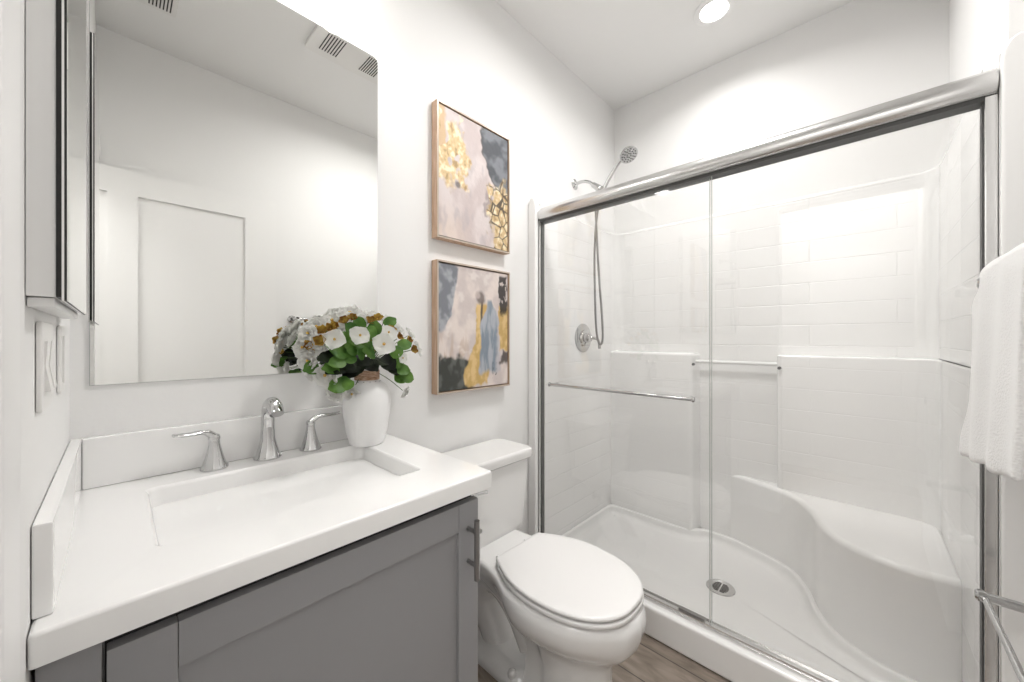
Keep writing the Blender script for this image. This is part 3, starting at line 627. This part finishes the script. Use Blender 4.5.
# ---------------------------------------------------------------- shower surround (one moulded unit)
XI, YL, YRi = 2.470, -.020, -1.510      # inner faces
t = thing('shower_surround', (2.05, -.78, 0), 'white moulded shower surround with bench, ledges and tile pattern', 'shower surround')
def arc(cx, cy, r, a0, a1, n=8): return [(cx + r * math.cos(math.radians(a0 + (a1 - a0) * k / n)), cy + r * math.sin(math.radians(a0 + (a1 - a0) * k / n))) for k in range(n + 1)]
X0 = 1.640
R_ = .07
pin = [(X0, YL)] + arc(XI - R_, YL - R_, R_, 90, 0) + arc(XI - R_, YRi + R_, R_, 0, -90) + [(X0, YRi)]
def surr():
    b = bmesh.new(); uvl = b.loops.layers.uv.new('UVMap'); L = [0]
    for p, q in zip(pin, pin[1:]): L.append(L[-1] + math.dist(p, q))
    def out(p):
        return (min(p[0] + .0, XB - .001), p[1])
    zs = [.02, 1.925, 1.936, 1.94]; ins = [0, 0, .004, .012]
    rows = []
    cen = (2.05, -.78)
    for z, i_ in zip(zs, ins):
        row = []
        for k, p in enumerate(pin):
            a = pin[max(k - 1, 0)]; c_ = pin[min(k + 1, len(pin) - 1)]; tx, ty = c_[0] - a[0], c_[1] - a[1]; l = math.hypot(tx, ty)
            nx, ny = -ty / l, tx / l       # outward (left of travel)
            row.append(b.verts.new((p[0] + nx * i_, p[1] + ny * i_, z)))
        rows.append(row)
    for j in range(3):
        for k in range(len(pin) - 1):
            f = b.faces.new((rows[j][k], rows[j][k + 1], rows[j + 1][k + 1], rows[j + 1][k]))
            flat = math.dist(pin[k], pin[k + 1]) > .1
            f.material_index = 1 if (flat and j == 0) else 0
            for lp, kk, zz in zip(f.loops, (k, k + 1, k + 1, k), (zs[j], zs[j], zs[j + 1], zs[j + 1])): lp[uvl].uv = (L[kk], zz)
    # shelf-like top back to the drywall
    ob = [(X0, -.0008)] + [(min(p[0] + .05, XB - .0008), -.0008) for p in pin[1:9]] + [(XB - .0008, p[1]) for p in pin[9:10]] + [(XB - .0008, p[1] - .02) for p in pin[10:12]] + [(XB - .0008, YA + .0008) for p in pin[12:15]] + [(XB - .0008 - .01 * k, YA + .0008) for k, p in enumerate(pin[15:19])] + [(X0, YA + .0008)]
    ob = ob[:len(pin)]
    while len(ob) < len(pin): ob.append((X0, YA + .0008))
    orow = [b.verts.new((p[0], p[1], 1.942)) for p in ob]
    for k in range(len(pin) - 1): b.faces.new((rows[3][k], rows[3][k + 1], orow[k + 1], orow[k]))
    bot = [b.verts.new((p[0], p[1], .02)) for p in ob]
    for k in range(len(pin) - 1): b.faces.new((orow[k], orow[k + 1], bot[k + 1], bot[k]))
    b.faces.new((rows[0][0], rows[1][0], rows[2][0], rows[3][0], orow[0], bot[0])); b.faces.new((rows[0][-1], rows[1][-1], rows[2][-1], rows[3][-1], orow[-1], bot[-1]))
    bmesh.ops.recalc_face_normals(b, faces=b.faces)
    return b
mb = MB(); mb.bm.free(); mb.bm = surr(); mb.build('wall_panel', [M['acrylic'], M['tile']], t, sharp=50)
# ledge blocks standing out from the back wall
ZL = 1.128; XBk = 2.395
MB().prism([(XI + .005, YL + .005)] + [(XBk, YL + .005), (XBk, -.50)] + arc(XBk + .03, -.52, .03, 180, 270, 5)[1:] + [(XI + .005, -.57)], .03, ZL, bev=.020, seg=4, top_only=True).build('ledge_block', M['tile_block'], t, sharp=60)
MB().prism([(XI + .005, -.955)] + arc(XBk + .03, -.985, .03, 90, 180, 5) + [(XBk, YRi + .10)] + arc(XBk - .09, YRi + .094, .09, 0, -90, 6)[1:] + [(1.70, YRi + .004), (1.66, YRi - .005), (XI + .005, YRi - .005)], .03, ZL, bev=.010, seg=4, top_only=True).build('ledge_block', M['tile_block'], t, sharp=60)
g = MB().tube([(2.425, -.56, 1.078), (2.425, -.965, 1.078)], .010, 16)
g = g.build('grab_bar', M['clear'], t)
for y in (-.562, -.963): MB().lathe([(.008, 0), (.008, .012)], (XBk - .001, y + (-.006 if y > -.7 else .006) + (.012 if y > -.7 else -.012), 1.062), 12, mx=RY.inverted()).build('bar_bolt', M['darkmetal'], t)
# bench with S-curved front
bc = [(2.480, -.69), (2.456, -.78), (2.40, -.925), (2.335, -1.03), (2.211, -1.102), (2.065, -1.152), (1.964, -1.215), (1.909, -1.299), (1.886, -1.391), (1.889, -1.46), (1.90, -1.515)]
bcs = [(p.x, p.y) for p in catmull([(a, b_, 0) for a, b_ in bc], 5)]
MB().prism(bcs + [(2.48, -1.515)], .03, .446, bev=.022, seg=4, top_only=True).build('bench', M['acrylic'], t, sharp=60)
# floor pan with coved rim
rim = [(1.655, YL - .002), (1.90, YL - .002), (2.33, YL - .002)] + arc(XBk - .062, YL - .062, .06, 85, 5, 5) + [(XBk - .002, -.25), (XBk - .002, -.48), (XBk + .02, -.545), (XI - .003, -.60), (XI - .003, -.70)] + \
      [(x - .003, y + .003) for x, y in bcs[5:-2]] + [(1.86, YRi + .012), (1.75, YRi + .012), (1.655, YRi + .012)]
def offs(P, d_):
    out = []; n = len(P)
    for k in range(n):
        a, c_ = P[(k - 1) % n], P[(k + 1) % n]; tx, ty = c_[0] - a[0], c_[1] - a[1]; l = math.hypot(tx, ty) or 1
        nx, ny = ty / l, -tx / l; out.append((P[k][0] + nx * d_, P[k][1] + ny * d_))
    return out
rings = []
for d_, z in ((-.012, .082), (.006, .082), (.011, .079), (.014, .072), (.018, .056), (.026, .044), (.042, .036), (.060, .032)):
    rings.append([(p[0], p[1], z) for p in offs(rim, d_)])
rings.append([((p[0] - 2.05) * .45 + 2.05, (p[1] + .784) * .45 - .784, .024) for p in offs(rim, .06)])
rings.append([((p[0] - 2.05) * .05 + 2.05, (p[1] + .784) * .05 - .784, .021) for p in offs(rim, .06)])
MB().loft(rings, cap='end').build('floor_pan', M['acrylic'], t, sharp=70)
dn = MB().lathe([(.001, .002), (.046, .002), (.050, .005), (.060, .004), (.062, 0)], (2.05, -.784, .0225), 40).build('drain', M['alu'], t)
sl = MB()
for k in range(-3, 4):
    hw = .034 * math.sqrt(max(0, 1 - (k / 4) ** 2)) if k else .034
    for s_ in (-1, 1): sl.box(2.05 + k * .0105 - .0022, 2.05 + k * .0105 + .0022, -.784 + s_ * .003, -.784 + s_ * hw, .0245, .0256)
sl.build('drain_slots', M['black'], dn)
MB().box(1.5535, 1.668, YA + .0008, -.0008, .0005, .126, .012, 4).build('curb', M['acrylic'], t, sharp=60)
# front flanges
def flange(y0, y1, rnd): 
    n = 6; r = .03; poly = [(y0, .0), (y1, .0)]
    a = max(y0, y1); b_ = min(y0, y1)
    pts = [(b_, .0), (a, .0)] + [(a - r_, z) for r_, z in ((0, 1.90), (.004, 1.92), (.012, 1.937), (.024, 1.946))] + [(b_ + r_, z) for r_, z in ((.024, 1.946), (.012, 1.937), (.004, 1.92), (0, 1.90))]
    return pts
MB().prism(flange(-.001, -.052, .03), 1.548, 1.575, axis='x', bev=.006).build('front_flange', M['acrylic'], t)
MB().prism(flange(-1.526, YR + .001, .03), 1.548, 1.575, axis='x', bev=.006).build('front_flange', M['acrylic'], t)
MB().box(1.575, 1.64, -.022, -.001, .126, 1.92).build('return_strip', M['acrylic'], t)
MB().box(1.575, 1.64, YA + .001, -1.526, .126, 1.92).build('return_strip', M['acrylic'], t)

# ---------------------------------------------------------------- sliding shower door
t = thing('shower_door', (1.6, -.77, .126), 'sliding glass shower door with chrome header rail', 'shower door')
prof = [(1.572 - .0 + .0, 1.826)] + [(1.590 - .026 * math.cos(math.radians(a)), 1.859 + .033 * math.sin(math.radians(a))) for a in range(-75, 91, 11)] + [(1.632, 1.892), (1.636, 1.888), (1.636, 1.826)]
MB().prism(prof, YRi - .014, -.024, axis='y', bev=.001, seg=1).build('header_rail', M['alu'], t)
MB().box(1.582, 1.628, YRi - .017, -.025, 1.817, 1.8262).build('header_lip_shade', M['darkmetal'], t)  # lip under the rail, coloured dark as the shade below it
MB().box(1.580, 1.624, YRi, -.026, .1265, .137, .002).box(1.583, 1.587, YRi, -.026, .137, .146).box(1.6195, 1.623, YRi, -.026, .137, .142).build('bottom_track', M['alu'], t)
for y0, y1, yi in ((-.056, -.024, -.056), (-1.525, -1.504, -1.504)):
    MB().box(1.578, 1.626, y0, y1, .137, 1.825, .002).build('side_jamb', M['alu'], t)
    MB().box(1.590, 1.616, yi - .0025, yi + .0025, .15, 1.816).build('jamb_gasket', M['darkmetal'], t)
g = MB().box(1.591, 1.597, -.868, -.062, .139, 1.822).build('sliding_panel', M['glass'], t); g['label'] = 'left glass panel with towel bar'
MB().box(1.5905, 1.5975, -.8695, -.868, .139, 1.822).build('panel_edge', M['glass_edge'], g)
g2 = MB().box(1.608, 1.614, -1.503, -.858, .139, 1.822).build('sliding_panel', M['glass'], t)
MB().box(1.6075, 1.6145, -.858, -.8568, .139, 1.822).build('panel_edge', M['glass_edge'], g2)
b_ = MB().tube([(1.548, -.145, .985), (1.548, -.818, .985)], .0075, 16)
for y in (-.165, -.798): b_.tube([(1.5905, y, .985), (1.548, y, .985)], .007, 14)
for y in (-.145, -.818): b_.lathe([(.001, -.006), (.009, -.005), (.0115, 0), (.009, .005), (.001, .006)], (1.548, y, .985), 16, mx=RX)
b_.build('towel_bar', M['chrome'], g)
MB().box(1.586, 1.604, -.845, -.750, .1375, .156, .003).build('bottom_guide', M['nickel'], t)

# ---------------------------------------------------------------- shower fittings
t = thing('hand_shower', (1.985, 0, 2.15), 'chrome hand shower on wall arm above the glass door', 'shower head')
MB().lathe([(.032, 0), (.031, .004), (.020, .010), (.010, .014)], (1.985, -.0008, 2.150), 28, mx=RX).build('escutcheon', M['chrome'], t)
MB().tube(catmull([(1.985, -.005, 2.150), (1.99, -.05, 2.155), (2.0, -.09, 2.145), (2.01, -.12, 2.118)], 5), .0095, 14).build('arm', M['chrome'], t)
MB().tube([(2.01, -.113, 2.126), (2.022, -.145, 2.098), (2.026, -.155, 2.088)], [.016, .019, .014], 18).tube([(2.022, -.140, 2.10), (2.026, -.175, 2.092)], [.015, .012], 16).build('bracket', M['chrome'], t)
P = [(2.026, -.168, 2.065), (2.028, -.182, 2.10), (2.03, -.215, 2.150), (2.03, -.262, 2.205), (2.03, -.30, 2.232)]
MB().tube(catmull(P, 4), [.010] * 4 + [.0115] * 6 + [.010] * 4 + [.013, .017, .02], 16).build('handle', M['chrome'], t)
ax = Vector((-.25, -.42, -.72)).normalized(); q = ax.to_track_quat('Z', 'Y').to_matrix().to_4x4()
hc = Vector((2.03, -.325, 2.243))
hd = MB().lathe([(.001, -.020), (.022, -.018), (.043, -.006), (.050, .006), (.050, .012), (.046, .015), (.001, .015)], hc, 36, mx=q).build('spray_head', M['chrome'], t)
nz_ = MB()
for rr, c_ in ((.012, 6), (.026, 10), (.038, 14)):
    for k in range(c_):
        a = 2 * PI * k / c_; nz_.lathe([(.0001, .0148), (.0036, .015), (.003, .018), (.0001, .0185)], hc + (q @ Vector((rr * math.cos(a), rr * math.sin(a), 0))), 8, mx=q)
nz_.build('spray_nozzles', M['black'], hd)
hp = catmull([(2.026, -.168, 2.065), (2.022, -.135, 1.95), (2.02, -.118, 1.75), (2.026, -.116, 1.50), (2.034, -.120, 1.28), (2.045, -.130, 1.190), (2.055, -.142, 1.180), (2.055, -.152, 1.22), (2.045, -.152, 1.36), (2.032, -.142, 1.56), (2.02, -.134, 1.80), (2.012, -.130, 2.0), (2.018, -.138, 2.085)], 8)
MB().tube(hp, .0065, 12).build('hose', M['nickel'], t)

t = thing('shower_valve', (2.045, YL, 1.216), 'round chrome shower valve with lever on the side wall', 'shower valve')
MB().lathe([(.088, 0), (.087, .005), (.075, .010), (.050, .012), (.047, .020), (.044, .022), (.030, .024), (.028, .045), (.022, .055), (.010, .058)], (2.045, YL - .0005, 1.216), 40, mx=RX).build('escutcheon', M['chrome'], t)
MB().tube(catmull([(2.045, -.062, 1.216), (2.06, -.085, 1.214), (2.085, -.095, 1.210), (2.105, -.098, 1.19), (2.108, -.10, 1.15)], 4), [.013] * 3 + [.010] * 6 + [.008] * 5 + [.0095] * 3, 14).build('lever', M['chrome'], t)

# ---------------------------------------------------------------- towel and towel bars on the right wall
def bar(z, x0, x1, yb_, label):
    t = thing('towel_bar', ((x0 + x1) / 2, YR, z), label, 'towel bar')
    MB().tube([(x0, yb_, z), (x1, yb_, z)], .0062, 14).build('rail', M['chrome'], t)
    for x in (x0, x1):
        MB().lathe([(.026, 0), (.026, .006), (.014, .014), (.0105, .03), (.0105, yb_ - YR - .004), (.013, yb_ - YR), (.013, yb_ - YR + .010), (.009, yb_ - YR + .014)], (x, YR + .0005, z), 24, mx=RX.inverted()).build('post', M['chrome'], t)
    return t
bar(1.345, .90, 1.47, -1.49, 'upper chrome towel bar that holds the white towel')
bar(.622, .88, 1.435, -1.482, 'lower empty chrome towel bar below the towel')
# towel
x0, x1 = 1.02, 1.425
yc, zc, rr = -1.49, 1.345, .022
prof = []
for k in range(13): prof.append((yc - rr, .98 + (zc - .98) * k / 12, 'b'))
for k in range(1, 8): a = PI - PI * k / 8; prof.append((yc + rr * math.cos(a), zc + rr * 1.3 * math.sin(a), 't'))
for k in range(19): prof.append((yc + rr + .012 * (k / 18), zc - (zc - .935) * k / 18, 'f'))
b = bmesh.new(); G = []; nx = 40
for i in range(nx + 1):
    u = i / nx; row = []
    for j, (y, z, f_) in enumerate(prof):
        s_ = j / (len(prof) - 1)
        edge = .0
        if f_ == 'f':
            dd = (zc - z) / .41
            edge = -.012 * math.sin(PI * min(1, dd * 1.15)) + (.030 * sstep(.66, .95, dd))
        if f_ == 't': edge = -.02
        if f_ == 'b': edge = -.03
        x = x0 + (x1 - x0) * u + edge * u ** 3
        amp = .006 * (1 if f_ == 'f' else .3) * (.3 + s_)
        y2 = y + amp * noise.noise(Vector((x * 9, z * 2.2, 3))) + amp * .6 * math.sin(x * 42 + z * 3)
        z2 = z + (.055 * (1 - u) * s_ ** 2 if f_ == 'f' else 0) + (.010 * noise.noise(Vector((x * 10, 1, 1))) if j in (0, len(prof) - 1) else 0)
        if f_ != 'b' and u > .88: z2 -= .05 * ((u - .88) / .12) ** 2 * (1 if f_ == 't' else max(0, 1 - (zc - z) / .2))
        row.append(b.verts.new((x, y2, z2)))
    G.append(row)
for i in range(nx):
    for j in range(len(prof) - 1): b.faces.new((G[i][j], G[i + 1][j], G[i + 1][j + 1], G[i][j + 1]))
bmesh.ops.recalc_face_normals(b, faces=b.faces)
mb = MB(); mb.bm.free(); mb.bm = b
tw = mb.build('towel', M['towel'], origin=((x0 + x1) / 2, -1.49, .95), sharp=90)
tag(tw, 'white terry towel folded over the upper towel bar', 'towel')
md = tw.modifiers.new('thick', 'SOLIDIFY'); md.thickness = .013; md.offset = 0
md = tw.modifiers.new('sub', 'SUBSURF'); md.levels = 2; md.render_levels = 2
